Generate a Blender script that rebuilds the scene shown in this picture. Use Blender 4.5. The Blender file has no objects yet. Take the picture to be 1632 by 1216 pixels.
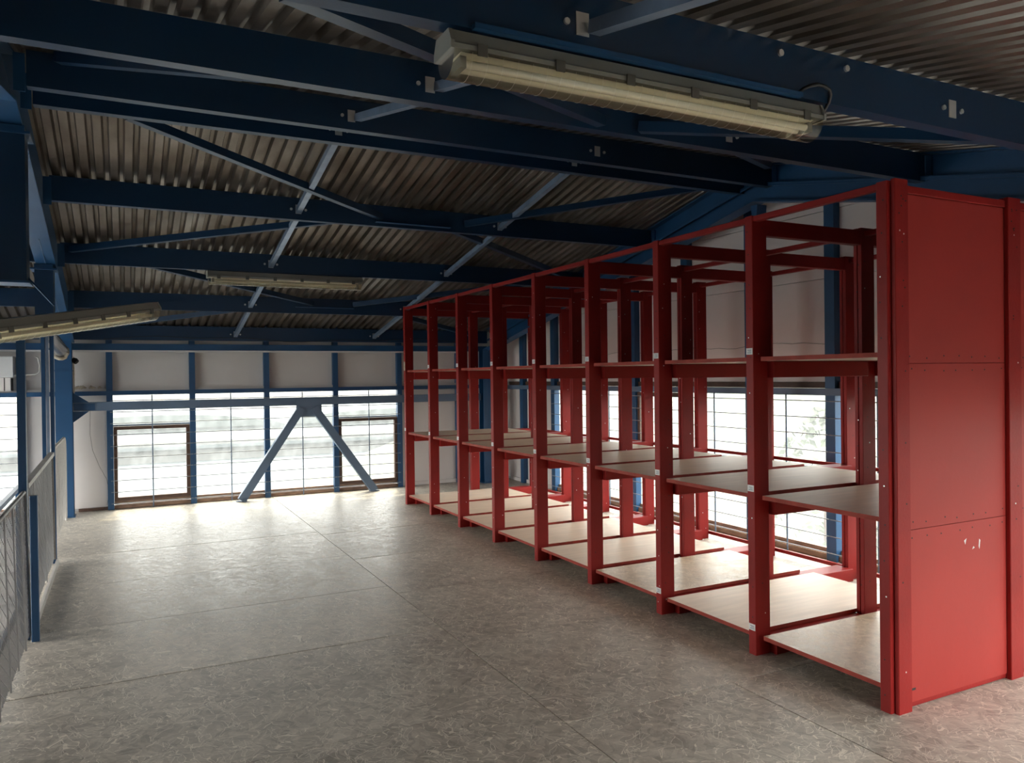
import bpy, bmesh, math, random
from mathutils import Vector, Matrix
random.seed(7)
S = bpy.context.scene
COL = S.collection

# ---------------------------------------------------------------- camera
cam_d = bpy.data.cameras.new('camera')
cam = bpy.data.objects.new('camera', cam_d)
COL.objects.link(cam)
FOC = 1228.08
cam_d.sensor_fit = 'HORIZONTAL'
cam_d.sensor_width = 36.0
cam_d.lens = FOC * 36.0 / 1632.0
cam_d.clip_start = 0.05
cam_d.clip_end = 2000
EYE = 1.6
yaw, pit, rol = math.radians(26.822), math.radians(-0.3853), math.radians(-0.7014)
Fv = Vector((math.sin(yaw)*math.cos(pit), math.cos(yaw)*math.cos(pit), math.sin(pit)))
Rv = Vector((math.cos(yaw), -math.sin(yaw), 0))
Uv = Rv.cross(Fv)
R2 = Rv*math.cos(rol) + Uv*math.sin(rol)
U2 = R2.cross(Fv)
cam.matrix_world = Matrix(((R2.x, U2.x, -Fv.x, 0), (R2.y, U2.y, -Fv.y, 0), (R2.z, U2.z, -Fv.z, EYE), (0, 0, 0, 1)))
S.camera = cam

# ---------------------------------------------------------------- sky, sun, exposure
S.view_settings.view_transform = 'Standard'
S.view_settings.look = 'None'
S.view_settings.gamma = 1.0
S.view_settings.use_curve_mapping = False
S.view_settings.exposure = 2.36
SKY = 7.0
SUN = 2.6
w = bpy.data.worlds.new('overcast_sky')
S.world = w
w.use_nodes = True
nt = w.node_tree
nt.nodes.clear()
out = nt.nodes.new('ShaderNodeOutputWorld')
bg = nt.nodes.new('ShaderNodeBackground')
tc = nt.nodes.new('ShaderNodeTexCoord')
sx = nt.nodes.new('ShaderNodeSeparateXYZ')
rp = nt.nodes.new('ShaderNodeValToRGB')
nz = nt.nodes.new('ShaderNodeTexNoise')
nz.inputs['Scale'].default_value = 2.5
mxs = nt.nodes.new('ShaderNodeMix')
mxs.data_type = 'RGBA'
mxs.blend_type = 'MULTIPLY'
mxs.inputs[0].default_value = 0.15
rp.color_ramp.elements[0].position = 0.0
rp.color_ramp.elements[0].color = (0.46, 0.45, 0.43, 1)
rp.color_ramp.elements[1].position = 0.7
rp.color_ramp.elements[1].color = (1.0, 0.975, 0.93, 1)
nt.links.new(tc.outputs['Generated'], sx.inputs[0])
nt.links.new(tc.outputs['Generated'], nz.inputs['Vector'])
nt.links.new(sx.outputs['Z'], rp.inputs[0])
nt.links.new(rp.outputs[0], mxs.inputs[6])
nt.links.new(nz.outputs[0], mxs.inputs[7])
nt.links.new(mxs.outputs[2], bg.inputs[0])
bg.inputs[1].default_value = SKY
nt.links.new(bg.outputs[0], out.inputs[0])

sd = bpy.data.lights.new('sun', 'SUN')
sd.energy = SUN
sd.angle = math.radians(3)
sd.color = (1.0, 0.86, 0.62)
so = bpy.data.objects.new('sun', sd)
COL.objects.link(so)
az, el = math.radians(12), math.radians(56)     # sun stands beyond the back wall, a little to the right
tow = Vector((math.sin(az)*math.cos(el), math.cos(az)*math.cos(el), math.sin(el)))
so.rotation_euler = tow.to_track_quat('Z', 'Y').to_euler()


def portal(name, loc, rot, sx_, sy_):
    d = bpy.data.lights.new(name, 'AREA')
    d.shape = 'RECTANGLE'
    d.size, d.size_y = sx_, sy_
    d.cycles.is_portal = True
    o = bpy.data.objects.new(name, d)
    COL.objects.link(o)
    o.location, o.rotation_euler = loc, rot
    return o


portal('sky_portal', (-0.05, 11.02, 0.75), (math.radians(-90), 0, 0), 7.6, 1.5)
portal('sky_portal', (3.617, -.84, 0.75), (math.radians(90), 0, 0), 2.0, 1.5)
portal('sky_portal', (-5.15, 7.5, -.35), (0, math.radians(-90), 0), 4.9, 5.6)
portal('sky_portal', (5.62, 4.6, 0.75), (0, math.radians(90), 0), 1.5, 9.5)

try:
    S.cycles.use_denoising = True
    S.cycles.max_bounces = 10
    S.cycles.diffuse_bounces = 6
    S.cycles.glossy_bounces = 4
    S.cycles.transparent_max_bounces = 16
    S.cycles.sample_clamp_indirect = 8.0
    S.cycles.caustics_reflective = False
    S.cycles.caustics_refractive = False
except Exception:
    pass


# ---------------------------------------------------------------- materials
def mat(name, col=(.5, .5, .5), rough=.5, metal=0.0, vary=0.0, vscale=4.0, bump=0.0, bscale=40.0, stretch=(1, 1, 1), spec=0.5, col2=None, obj_vary=0.0):
    m = bpy.data.materials.new(name)
    m.use_nodes = True
    n = m.node_tree.nodes
    l = m.node_tree.links
    b = n['Principled BSDF']
    b.inputs['Base Color'].default_value = (*col, 1)
    b.inputs['Roughness'].default_value = rough
    b.inputs['Metallic'].default_value = metal
    b.inputs['Specular IOR Level'].default_value = spec
    t = n.new('ShaderNodeTexCoord')
    mp = n.new('ShaderNodeMapping')
    mp.inputs['Scale'].default_value = stretch
    l.new(t.outputs['Object'], mp.inputs[0])
    src = None
    if vary > 0 or col2:
        z = n.new('ShaderNodeTexNoise')
        z.inputs['Scale'].default_value = vscale
        z.inputs['Detail'].default_value = 6
        l.new(mp.outputs[0], z.inputs['Vector'])
        r = n.new('ShaderNodeValToRGB')
        c2 = col2 or tuple(c*(1-vary) for c in col)
        r.color_ramp.elements[0].position = .32
        r.color_ramp.elements[1].position = .68
        r.color_ramp.elements[0].color = (*c2, 1)
        r.color_ramp.elements[1].color = (*col, 1)
        l.new(z.outputs[0], r.inputs[0])
        src = r.outputs[0]
    if obj_vary > 0 and src is not None:
        oi = n.new('ShaderNodeObjectInfo')
        hs = n.new('ShaderNodeHueSaturation')
        mr = n.new('ShaderNodeMapRange')
        mr.inputs[3].default_value = 1-obj_vary
        mr.inputs[4].default_value = 1+obj_vary
        l.new(oi.outputs['Random'], mr.inputs[0])
        l.new(mr.outputs[0], hs.inputs['Value'])
        l.new(src, hs.inputs['Color'])
        src = hs.outputs[0]
    if src is not None:
        l.new(src, b.inputs['Base Color'])
    if bump > 0:
        z2 = n.new('ShaderNodeTexNoise')
        z2.inputs['Scale'].default_value = bscale
        z2.inputs['Detail'].default_value = 4
        l.new(mp.outputs[0], z2.inputs['Vector'])
        bp = n.new('ShaderNodeBump')
        bp.inputs['Strength'].default_value = bump
        bp.inputs['Distance'].default_value = .01
        l.new(z2.outputs[0], bp.inputs['Height'])
        l.new(bp.outputs[0], b.inputs['Normal'])
    return m


def flake_mat(name, dark, light, stroke, rough=(.30, .52), scale=1.35, cover=1.0, bump=.6):
    """oriented strand board: overlapping flakes in three directions, thin pale curls on top"""
    m = bpy.data.materials.new(name)
    m.use_nodes = True
    n = m.node_tree.nodes
    l = m.node_tree.links
    b = n['Principled BSDF']
    t = n.new('ShaderNodeTexCoord')
    oi = n.new('ShaderNodeObjectInfo')
    off = n.new('ShaderNodeVectorMath')
    off.operation = 'ADD'
    cm = n.new('ShaderNodeCombineXYZ')
    mu = n.new('ShaderNodeMath')
    mu.operation = 'MULTIPLY'
    mu.inputs[1].default_value = 37.0
    l.new(oi.outputs['Random'], mu.inputs[0])
    l.new(mu.outputs[0], cm.inputs[0])
    l.new(t.outputs['Object'], off.inputs[0])
    l.new(cm.outputs[0], off.inputs[1])
    dn = n.new('ShaderNodeTexNoise')
    dn.inputs['Scale'].default_value = 5.5*scale
    dn.inputs['Detail'].default_value = 2
    l.new(off.outputs[0], dn.inputs['Vector'])
    ds = n.new('ShaderNodeVectorMath')
    ds.operation = 'MULTIPLY_ADD'
    ds.inputs[1].default_value = (.16/scale, .16/scale, 0)
    l.new(dn.outputs['Color'], ds.inputs[0])
    l.new(off.outputs[0], ds.inputs[2])
    vals, edges = [], []
    for k, (ang, a_, c_) in enumerate(((0.25, 8, 30), (1.2, 7, 34), (2.25, 9, 32))):
        mp = n.new('ShaderNodeMapping')
        mp.inputs['Rotation'].default_value = (0, 0, ang)
        mp.inputs['Location'].default_value = (k*3.7, k*1.3, k*.7)
        l.new(ds.outputs[0], mp.inputs[0])
        sc = n.new('ShaderNodeVectorMath')
        sc.operation = 'MULTIPLY'
        sc.inputs[1].default_value = (a_*scale, c_*scale, .2)
        l.new(mp.outputs[0], sc.inputs[0])
        v = n.new('ShaderNodeTexVoronoi')
        v.inputs['Scale'].default_value = 1
        l.new(sc.outputs[0], v.inputs['Vector'])
        s = n.new('ShaderNodeSeparateColor')
        l.new(v.outputs['Color'], s.inputs[0])
        e = n.new('ShaderNodeTexVoronoi')
        e.feature = 'DISTANCE_TO_EDGE'
        e.inputs['Scale'].default_value = 1
        l.new(sc.outputs[0], e.inputs['Vector'])
        # a pale curl only along the rim of some flakes
        lt = n.new('ShaderNodeMath')
        lt.operation = 'LESS_THAN'
        lt.inputs[1].default_value = .045
        l.new(e.outputs['Distance'], lt.inputs[0])
        gt = n.new('ShaderNodeMath')
        gt.operation = 'GREATER_THAN'
        gt.inputs[1].default_value = .80
        l.new(s.outputs[1], gt.inputs[0])
        mm = n.new('ShaderNodeMath')
        mm.operation = 'MULTIPLY'
        l.new(lt.outputs[0], mm.inputs[0])
        l.new(gt.outputs[0], mm.inputs[1])
        vals.append(s.outputs[0])
        edges.append(mm.outputs[0])

    def add(a, c, op='ADD'):
        q = n.new('ShaderNodeMath')
        q.operation = op
        l.new(a, q.inputs[0])
        if isinstance(c, float):
            q.inputs[1].default_value = c
        else:
            l.new(c, q.inputs[1])
        return q.outputs[0]
    big = n.new('ShaderNodeTexNoise')
    big.inputs['Scale'].default_value = .9
    big.inputs['Detail'].default_value = 5
    l.new(t.outputs['Object'], big.inputs['Vector'])
    fine = n.new('ShaderNodeTexNoise')
    fine.inputs['Scale'].default_value = 90
    l.new(t.outputs['Object'], fine.inputs['Vector'])
    sm = add(add(vals[0], vals[1]), vals[2])
    sm = add(sm, .333, 'MULTIPLY')
    mixv = add(add(sm, .55, 'MULTIPLY'), add(add(big.outputs[0], .55, 'MULTIPLY'), add(fine.outputs[0], .2, 'MULTIPLY')))
    r = n.new('ShaderNodeValToRGB')
    r.color_ramp.elements[0].position = .35
    r.color_ramp.elements[1].position = .95
    r.color_ramp.elements[0].color = (*dark, 1)
    r.color_ramp.elements[1].color = (*light, 1)
    l.new(mixv, r.inputs[0])
    ed = add(add(edges[0], edges[1], 'MAXIMUM'), edges[2], 'MAXIMUM')
    edc = add(ed, .72*cover, 'MULTIPLY')
    mx = n.new('ShaderNodeMix')
    mx.data_type = 'RGBA'
    l.new(edc, mx.inputs[0])
    l.new(r.outputs[0], mx.inputs[6])
    mx.inputs[7].default_value = (*stroke, 1)
    hs = n.new('ShaderNodeHueSaturation')
    mr = n.new('ShaderNodeMapRange')
    mr.inputs[3].default_value = .92
    mr.inputs[4].default_value = 1.08
    l.new(oi.outputs['Random'], mr.inputs[0])
    l.new(mr.outputs[0], hs.inputs['Value'])
    l.new(mx.outputs[2], hs.inputs['Color'])
    l.new(hs.outputs[0], b.inputs['Base Color'])
    rr = n.new('ShaderNodeMapRange')
    rr.inputs[3].default_value = rough[0]
    rr.inputs[4].default_value = rough[1]
    l.new(sm, rr.inputs[0])
    l.new(rr.outputs[0], b.inputs['Roughness'])
    bp = n.new('ShaderNodeBump')
    bp.inputs['Strength'].default_value = bump
    bp.inputs['Distance'].default_value = .006
    hgt = add(sm, add(ed, .6, 'MULTIPLY'))
    l.new(hgt, bp.inputs['Height'])
    l.new(bp.outputs[0], b.inputs['Normal'])
    return m


def glass_mat(name, clear=.94, tint=(.93, .98, 1.0)):
    """dusty patterned glazing: mostly clear, part of the light scattered by dirt"""
    m = bpy.data.materials.new(name)
    m.use_nodes = True
    n = m.node_tree.nodes
    l = m.node_tree.links
    n.clear()
    o = n.new('ShaderNodeOutputMaterial')
    tr = n.new('ShaderNodeBsdfTransparent')
    tr.inputs[0].default_value = (*tint, 1)
    tl = n.new('ShaderNodeBsdfTranslucent')
    tl.inputs[0].default_value = (.8, .84, .86, 1)
    df = n.new('ShaderNodeBsdfDiffuse')
    df.inputs[0].default_value = (.6, .62, .6, 1)
    m1 = n.new('ShaderNodeMixShader')
    m1.inputs[0].default_value = .25
    l.new(tl.outputs[0], m1.inputs[1])
    l.new(df.outputs[0], m1.inputs[2])
    t = n.new('ShaderNodeTexCoord')
    z = n.new('ShaderNodeTexNoise')
    z.inputs['Scale'].default_value = 7
    z.inputs['Detail'].default_value = 8
    z.inputs['Roughness'].default_value = .7
    mp = n.new('ShaderNodeMapping')
    mp.inputs['Scale'].default_value = (1, 1, .6)
    l.new(t.outputs['Object'], mp.inputs[0])
    l.new(mp.outputs[0], z.inputs['Vector'])
    r = n.new('ShaderNodeMapRange')
    r.inputs[1].default_value = .35
    r.inputs[2].default_value = .7
    r.inputs[3].default_value = (1-clear)*.6
    r.inputs[4].default_value = (1-clear)*1.6
    l.new(z.outputs[0], r.inputs[0])
    m2 = n.new('ShaderNodeMixShader')
    l.new(r.outputs[0], m2.inputs[0])
    l.new(tr.outputs[0], m2.inputs[1])
    l.new(m1.outputs[0], m2.inputs[2])
    l.new(m2.outputs[0], o.inputs[0])
    return m


def plastic_clear(name):
    m = bpy.data.materials.new(name)
    m.use_nodes = True
    n = m.node_tree.nodes
    l = m.node_tree.links
    n.clear()
    o = n.new('ShaderNodeOutputMaterial')
    tr = n.new('ShaderNodeBsdfTransparent')
    tr.inputs[0].default_value = (.96, .93, .84, 1)
    tl = n.new('ShaderNodeBsdfTranslucent')
    tl.inputs[0].default_value = (.9, .85, .68, 1)
    gl = n.new('ShaderNodeBsdfGlossy')
    gl.inputs['Roughness'].default_value = .22
    gl.inputs[0].default_value = (.95, .92, .85, 1)
    fr = n.new('ShaderNodeFresnel')
    fr.inputs[0].default_value = 1.5
    m1 = n.new('ShaderNodeMixShader')
    m1.inputs[0].default_value = .02
    l.new(tr.outputs[0], m1.inputs[1])
    l.new(tl.outputs[0], m1.inputs[2])
    m2 = n.new('ShaderNodeMixShader')
    l.new(fr.outputs[0], m2.inputs[0])
    l.new(m1.outputs[0], m2.inputs[1])
    l.new(gl.outputs[0], m2.inputs[2])
    l.new(m2.outputs[0], o.inputs[0])
    return m


M = {}
M['red'] = mat('red_paint', (.30, .018, .016), .46, spec=.2, vary=.25, vscale=3.0, bump=.08, bscale=60)
M['red_panel'] = mat('red_panel_paint', (.37, .036, .030), .5, spec=.25, vary=.16, vscale=1.2, bump=.05, bscale=25)
M['red_edge'] = mat('worn_red_edge_paint', (.38, .060, .042), .6, spec=.2, vary=.35, vscale=9)
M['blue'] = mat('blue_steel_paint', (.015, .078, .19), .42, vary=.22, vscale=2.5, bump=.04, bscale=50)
M['blue_shaded'] = mat('shaded_blue_steel_paint', (.0075, .036, .088), .33, vary=.15, vscale=2.5, bump=.03, bscale=50)  # blue steel paint darkened to carry the shade under the roof
M['floor'] = flake_mat('grey_strand_board', (.27, .24, .20), (.68, .62, .53), (.92, .85, .73))
M['shelf'] = mat('plywood', (.84, .71, .57), .5, vary=.16, vscale=2.2, stretch=(1, 9, 1), bump=.05, bscale=20, obj_vary=.08)
M['shelf_osb'] = flake_mat('pale_strand_board', (.40, .31, .20), (.74, .62, .46), (.82, .72, .56), scale=1.5, cover=.7, bump=.25)
M['deck'] = mat('galvanised_roof_sheet', (.29, .255, .22), .40, metal=.7, vary=.0, col2=(.12, .092, .068), vscale=3.0, stretch=(1.0, .55, 1), bump=.14, bscale=30)
M['panel'] = mat('grey_lining_panel', (.72, .68, .655), .6, vary=.13, vscale=1.1, bump=.03, bscale=12, obj_vary=.04)
M['gable'] = mat('pinkish_gable_lining', (.90, .80, .765), .6, vary=.10, vscale=1.1, bump=.03, bscale=12, obj_vary=.03)
M['shell'] = mat('outer_cladding', (.42, .42, .42), .7)
M['sillwood'] = mat('brown_sill_wood', (.30, .18, .12), .6, vary=.45, vscale=5, stretch=(2, 2, 8))
M['brown'] = mat('weathered_brown_wood', (.12, .065, .045), .6, vary=.4, vscale=6, stretch=(2, 2, 8))
M['lintel'] = mat('grey_blue_steel_paint', (.11, .165, .25), .45, vary=.15, vscale=3)
M['bar'] = mat('galvanised_wire', (.25, .27, .30), .45, metal=.3)
M['glass'] = glass_mat('dusty_glass', .94, (.94, .94, .94))
M['glass_back'] = glass_mat('dusty_grey_glass', .95, (.525, .535, .53))
M['glass_right'] = glass_mat('dusty_pale_glass', .95, (.585, .60, .595))
M['zinc'] = mat('zinc_fixing', (.75, .74, .72), .35, metal=.6)
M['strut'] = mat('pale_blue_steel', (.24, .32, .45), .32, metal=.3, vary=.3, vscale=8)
M['lampbody'] = mat('grey_lamp_housing', (.30, .295, .26), .5, vary=.1, vscale=5)
M['reflector'] = mat('cream_reflector', (.93, .89, .76), .3)
M['tube'] = mat('white_glass_tube', (.92, .88, .74), .25)
M['diffuser'] = plastic_clear('clear_ribbed_diffuser')
M['clip'] = mat('dark_plastic_clip', (.12, .115, .10), .45)
M['cable'] = mat('black_cable', (.015, .015, .018), .5)
M['label'] = mat('white_paper_label', (.78, .78, .76), .6)
M['ink'] = mat('grey_print', (.36, .38, .42), .6)
M['mesh'] = mat('grey_painted_mesh', (.42, .42, .42), .5, metal=.2)
M['rail'] = mat('grey_rail_paint', (.27, .25, .23), .45, vary=.3, vscale=9)
M['white_rail'] = mat('pale_rail_paint', (.62, .60, .56), .45, vary=.15, vscale=7)
M['foil'] = mat('silver_sheet_metal', (.62, .63, .65), .25, metal=.9, vary=.25, vscale=6, bump=.3, bscale=14)
M['heater'] = mat('white_enamel', (.68, .68, .68), .4, vary=.06)
M['dark'] = mat('dark_gap', (.02, .018, .017), .7)
M['foam'] = mat('torn_insulation', (.62, .54, .42), .9, vary=.4, vscale=20, bump=.5, bscale=30)
M['ground'] = mat('yard_asphalt', (.050, .064, .070), .8, vary=.2, vscale=.2)
M['hallfloor'] = mat('hall_concrete', (.25, .26, .27), .5, vary=.2, vscale=.6)
M['leaf'] = mat('foliage', (.055, .066, .038), .8, vary=.4, vscale=3)
M['farwall'] = mat('blue_grey_cladding', (.078, .092, .098), .7, vary=.15, vscale=.4)
M['farroof'] = mat('weathered_roof', (.130, .132, .130), .8, vary=.15, vscale=.3)
M['field'] = mat('dry_field', (.125, .118, .104), .9, vary=.25, vscale=.05)
M['barrel'] = mat('grey_green_roofing', (.084, .098, .098), .8, vary=.15, vscale=.3)
M['bank'] = mat('grassy_bank', (.090, .090, .066), .95, col2=(.045, .055, .040), vscale=1.6)


# ---------------------------------------------------------------- mesh helpers
class MB:
    def __init__(s):
        s.v, s.f, s.m, s.sm = [], [], [], []

    def _add(s, vs, fs, mi=0, smooth=False):
        o = len(s.v)
        s.v += [tuple(x) for x in vs]
        for f in fs:
            s.f.append([i+o for i in f])
            s.m.append(mi)
            s.sm.append(smooth)
        return s

    def box(s, x0, x1, y0, y1, z0, z1, mi=0, side=None):
        vs = [(x0, y0, z0), (x1, y0, z0), (x1, y1, z0), (x0, y1, z0), (x0, y0, z1), (x1, y0, z1), (x1, y1, z1), (x0, y1, z1)]
        s._add(vs, [(3, 2, 1, 0), (4, 5, 6, 7)], mi)
        s._add(vs, [(0, 1, 5, 4), (1, 2, 6, 5), (2, 3, 7, 6), (3, 0, 4, 7)], mi if side is None else side)
        return s

    def cbox(s, x0, x1, y0, y1, z0, z1, c=.004, mi=0):
        """box with its four long (vertical-axis picked as the longest) edges chamfered"""
        d = (x1-x0, y1-y0, z1-z0)
        ax = d.index(max(d))
        lo = [x0, y0, z0]
        hi = [x1, y1, z1]
        a, b_ = [i for i in range(3) if i != ax]
        pts = [(lo[a]+c, lo[b_]), (hi[a]-c, lo[b_]), (hi[a], lo[b_]+c), (hi[a], hi[b_]-c), (hi[a]-c, hi[b_]), (lo[a]+c, hi[b_]), (lo[a], hi[b_]-c), (lo[a], lo[b_]+c)]
        vs = []
        for e in (lo[ax], hi[ax]):
            for p in pts:
                q = [0, 0, 0]
                q[ax], q[a], q[b_] = e, p[0], p[1]
                vs.append(q)
        flip = (ax == 1)
        fs = [tuple(range(7, -1, -1)), tuple(range(8, 16))] + [(i, (i+1) % 8, 8+(i+1) % 8, 8+i) for i in range(8)]
        if flip:
            fs = [f[::-1] for f in fs]
        return s._add(vs, fs, mi)

    def bar(s, p, q, wd, h, up=(0, 0, 1), mi=0):
        p, q = Vector(p), Vector(q)
        d = (q-p).normalized()
        u = Vector(up)
        r = d.cross(u).normalized()
        u = r.cross(d)
        vs = []
        for e in (p, q):
            for a, b_ in ((-1, -1), (1, -1), (1, 1), (-1, 1)):
                vs.append(e + r*a*wd/2 + u*b_*h/2)
        return s._add(vs, [(0, 1, 2, 3)[::-1], (4, 5, 6, 7), (0, 1, 5, 4), (1, 2, 6, 5), (2, 3, 7, 6), (3, 0, 4, 7)], mi)

    def tube(s, pts, r, n=8, mi=0, cap=True):
        pts = [Vector(p) for p in pts]
        rings = []
        prev = None
        for i, p in enumerate(pts):
            d = (pts[min(i+1, len(pts)-1)] - pts[max(i-1, 0)]).normalized()
            a = Vector((0, 0, 1)) if abs(d.z) < .95 else Vector((1, 0, 0))
            u = d.cross(a).normalized() if prev is None else (prev - d*prev.dot(d)).normalized()
            prev = u
            v = d.cross(u)
            rr = r[i] if isinstance(r, (list, tuple)) else r
            rings.append([p + (u*math.cos(2*math.pi*k/n) + v*math.sin(2*math.pi*k/n))*rr for k in range(n)])
        vs = [x for rg in rings for x in rg]
        fs = []
        for i in range(len(rings)-1):
            for k in range(n):
                fs.append((i*n+k, i*n+(k+1) % n, (i+1)*n+(k+1) % n, (i+1)*n+k))
        s._add(vs, fs, mi, True)
        if cap:
            s._add(rings[0], [tuple(range(n-1, -1, -1))], mi)
            s._add(rings[-1], [tuple(range(n))], mi)
        return s

    def prism(s, poly, axis, a, b_, mi=0):
        """poly: 2D points; axis 0: (y,z) along x; 1: (x,z) along y; 2: (x,y) along z"""
        def P(u, v, t):
            return (t, u, v) if axis == 0 else ((u, t, v) if axis == 1 else (u, v, t))
        n = len(poly)
        vs = [P(u, v, a) for u, v in poly] + [P(u, v, b_) for u, v in poly]
        fs = [tuple(range(n-1, -1, -1)), tuple(range(n, 2*n))] + [(i, (i+1) % n, n+(i+1) % n, n+i) for i in range(n)]
        return s._add(vs, fs, mi)

    def disc(s, c, nrm, r, t=.004, n=8, mi=0):
        c = Vector(c)
        nrm = Vector(nrm).normalized()
        return s.tube([c, c+nrm*t], r, n, mi)

    def mesh(s, name, mats, org=(0, 0, 0)):
        me = bpy.data.meshes.new(name)
        o = Vector(org)
        me.from_pydata([Vector(v)-o for v in s.v], [], s.f)
        for m_ in (mats if isinstance(mats, (list, tuple)) else [mats]):
            me.materials.append(m_)
        me.polygons.foreach_set('material_index', s.m)
        me.polygons.foreach_set('use_smooth', s.sm)
        me.update()
        bm = bmesh.new()
        bm.from_mesh(me)
        bmesh.ops.recalc_face_normals(bm, faces=bm.faces)
        bm.to_mesh(me)
        bm.free()
        return me

    def build(s, name, mats, parent=None, org=None, kind=None):
        """one object; vertices are given in world coordinates, org = its own origin (default: parent's)"""
        base = wloc(parent)
        og = Vector(org) if org is not None else base
        o = bpy.data.objects.new(name, s.mesh(name, mats, og))
        COL.objects.link(o)
        o.location = og - base
        if parent is not None:
            o.parent = parent
        if kind:
            o['kind'] = kind
        return o


def wloc(o):
    v = Vector((0, 0, 0))
    while o is not None:
        v += Vector(o.location)
        o = o.parent
    return v


def thing(name, label, cat, loc=(0, 0, 0), group=None):
    o = bpy.data.objects.new(name, None)
    o.empty_display_size = .1
    COL.objects.link(o)
    o.location = loc
    return tag(o, label, cat, group)


def tag(o, label, cat, group=None):
    o['label'] = label
    o['category'] = cat
    if group:
        o['group'] = group
    return o


def struct(name, loc=(0, 0, 0)):
    o = bpy.data.objects.new(name, None)
    COL.objects.link(o)
    o.location = loc
    o['kind'] = 'structure'
    return o


def put(name, me, parent, loc):
    """a further part that shares mesh data"""
    o = bpy.data.objects.new(name, me)
    COL.objects.link(o)
    o.parent = parent
    o.location = Vector(loc)
    return o


# ---------------------------------------------------------------- geometry of the place (metres; camera stands at 0,0)
X_R = 5.40            # inner face of the right (gable) wall
Y_B = 10.87           # inner face of the back wall
Y_F = -0.72           # front eave wall, behind the camera
X_L = -5.0            # far side of the hall on the left
Y_RIDGE = 5.085
SL = 0.2
Z_RIDGE = EYE + 1.837
Z_LOW = -3.2          # ground floor of the hall


def roof(y):
    return Z_RIDGE - SL*abs(y-Y_RIDGE)


# ---- mezzanine floor of strand boards
fl = struct('floor')
xs = [-0.66, 1.80, 4.24, 5.42]
ys = {0: [Y_F, .95, 2.15, 3.37, 4.60, 5.715, 6.90, 8.10, 9.30, Y_B+.03],
      1: [Y_F, .62, 1.84, 3.05, 4.27, 5.49, 6.71, 7.93, 9.15, 10.30, Y_B+.03],
      2: [Y_F, .95, 2.15, 3.37, 4.60, 5.80, 7.0, 8.2, 9.4, Y_B+.03]}
g = .0028
for i in range(3):
    for a, b_ in zip(ys[i], ys[i][1:]):
        cells = [(xs[i], xs[i+1])]
        if i == 1 and abs(a-1.84) < .01:
            cells = [(1.80, 2.80), (2.80, 4.24)]
        for x0, x1 in cells:
            dz = random.uniform(-.0012, .0012)
            MB().box(x0+g, x1-g, a+g, b_-g, -.022, dz).build('board', M['floor'], fl, org=((x0+x1)/2, (a+b_)/2, 0))
MB().box(-.68, 5.5, Y_F-.1, Y_B+.1, -.2, -.0235).build('subfloor', M['dark'], fl)
fb = MB()
fb.box(-.70, -.68, Y_F, Y_B, -.3, 0.0)
fb.build('edge_beam', M['blue'], fl)

fl2 = struct('floor_lower')
MB().box(X_L-.2, 5.6, Y_F-.3, Y_B+.3, Z_LOW-.2, Z_LOW).build('slab', M['hallfloor'], fl2)

# ---- roof: corrugated sheets on both slopes
ce = struct('ceiling')
PITCH = .0957


def sheet(x0, nrib, ya, yb):
    mb = MB()
    prof = []
    for k in range(nrib):
        b0 = x0 + k*PITCH
        prof += [(b0, 0), (b0+.050, 0), (b0+.061, .036), (b0+.085, .036)]
    prof.append((x0+nrib*PITCH, 0))
    nseg = 4
    vs = []
    for j in range(nseg+1):
        y = ya + (yb-ya)*j/nseg
        vs += [(x, y, roof(y)+z) for x, z in prof]
    n = len(prof)
    fs = [(j*n+i, j*n+i+1, (j+1)*n+i+1, (j+1)*n+i) for j in range(nseg) for i in range(n-1)]
    mb._add(vs, fs)
    o = mb.build('roof_sheet', M['deck'], ce, org=(x0, ya, roof(ya)))
    return o


x = -0.44 - PITCH*10*5
for k in range(11):
    sheet(x, 10, Y_RIDGE, Y_B+.12)
    sheet(x, 10, Y_F-.12, Y_RIDGE)
    x += PITCH*10
MB().prism([(Y_F-.2, roof(Y_F-.2)+.075), (Y_RIDGE, Z_RIDGE+.075), (Y_B+.2, roof(Y_B+.2)+.075),
            (Y_B+.2, roof(Y_B+.2)+.2), (Y_RIDGE, Z_RIDGE+.2), (Y_F-.2, roof(Y_F-.2)+.2)], 0, X_L-.3, 5.75).build('roof_cover', M['dark'], ce)

# ---- walls
Z_H = 1.42     # window head
Z_S = .10      # window foot
bm_x = [-4.845, -3.905, -2.965, -2.025, -1.085, -.145, .81, 1.742, 2.678, 3.617, 4.55]
wb = struct('wall_back', (0, Y_B, 0))
mb = MB()
zt = roof(Y_B)+.09
mb.box(X_L-.2, X_R+.2, Y_B+.03, Y_B+.10, Z_H+.05, zt)
mb.box(X_L-.2, X_R+.2, Y_B+.03, Y_B+.10, Z_LOW, Z_S-.06)
mb.box(-.145, -1.085, Y_B+.03, Y_B+.10, Z_S-.06, Z_H+.05)
mb.box(3.617, X_R+.2, Y_B+.03, Y_B+.10, Z_S-.06, Z_H+.05)
mb.build('cladding', M['shell'], wb)
for a, b_ in zip([X_L]+bm_x, bm_x+[X_R]):
    c0, c1 = a+.004, b_-.004
    MB().box(c0, c1, Y_B, Y_B+.028, 1.50, zt-.02).build('panel', M['panel'], wb, org=((a+b_)/2, Y_B, 1.8))
    MB().box(c0, c1, Y_B, Y_B+.028, Z_LOW+.02, -.25).build('panel', M['panel'], wb, org=((a+b_)/2, Y_B, -1))
    if (a, b_) in ((-1.085, -.145), (3.617, 4.55), (4.55, X_R)):
        MB().box(c0, c1, Y_B, Y_B+.028, .035, 1.46).build('panel', M['panel'], wb, org=((a+b_)/2, Y_B, .7))
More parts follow.
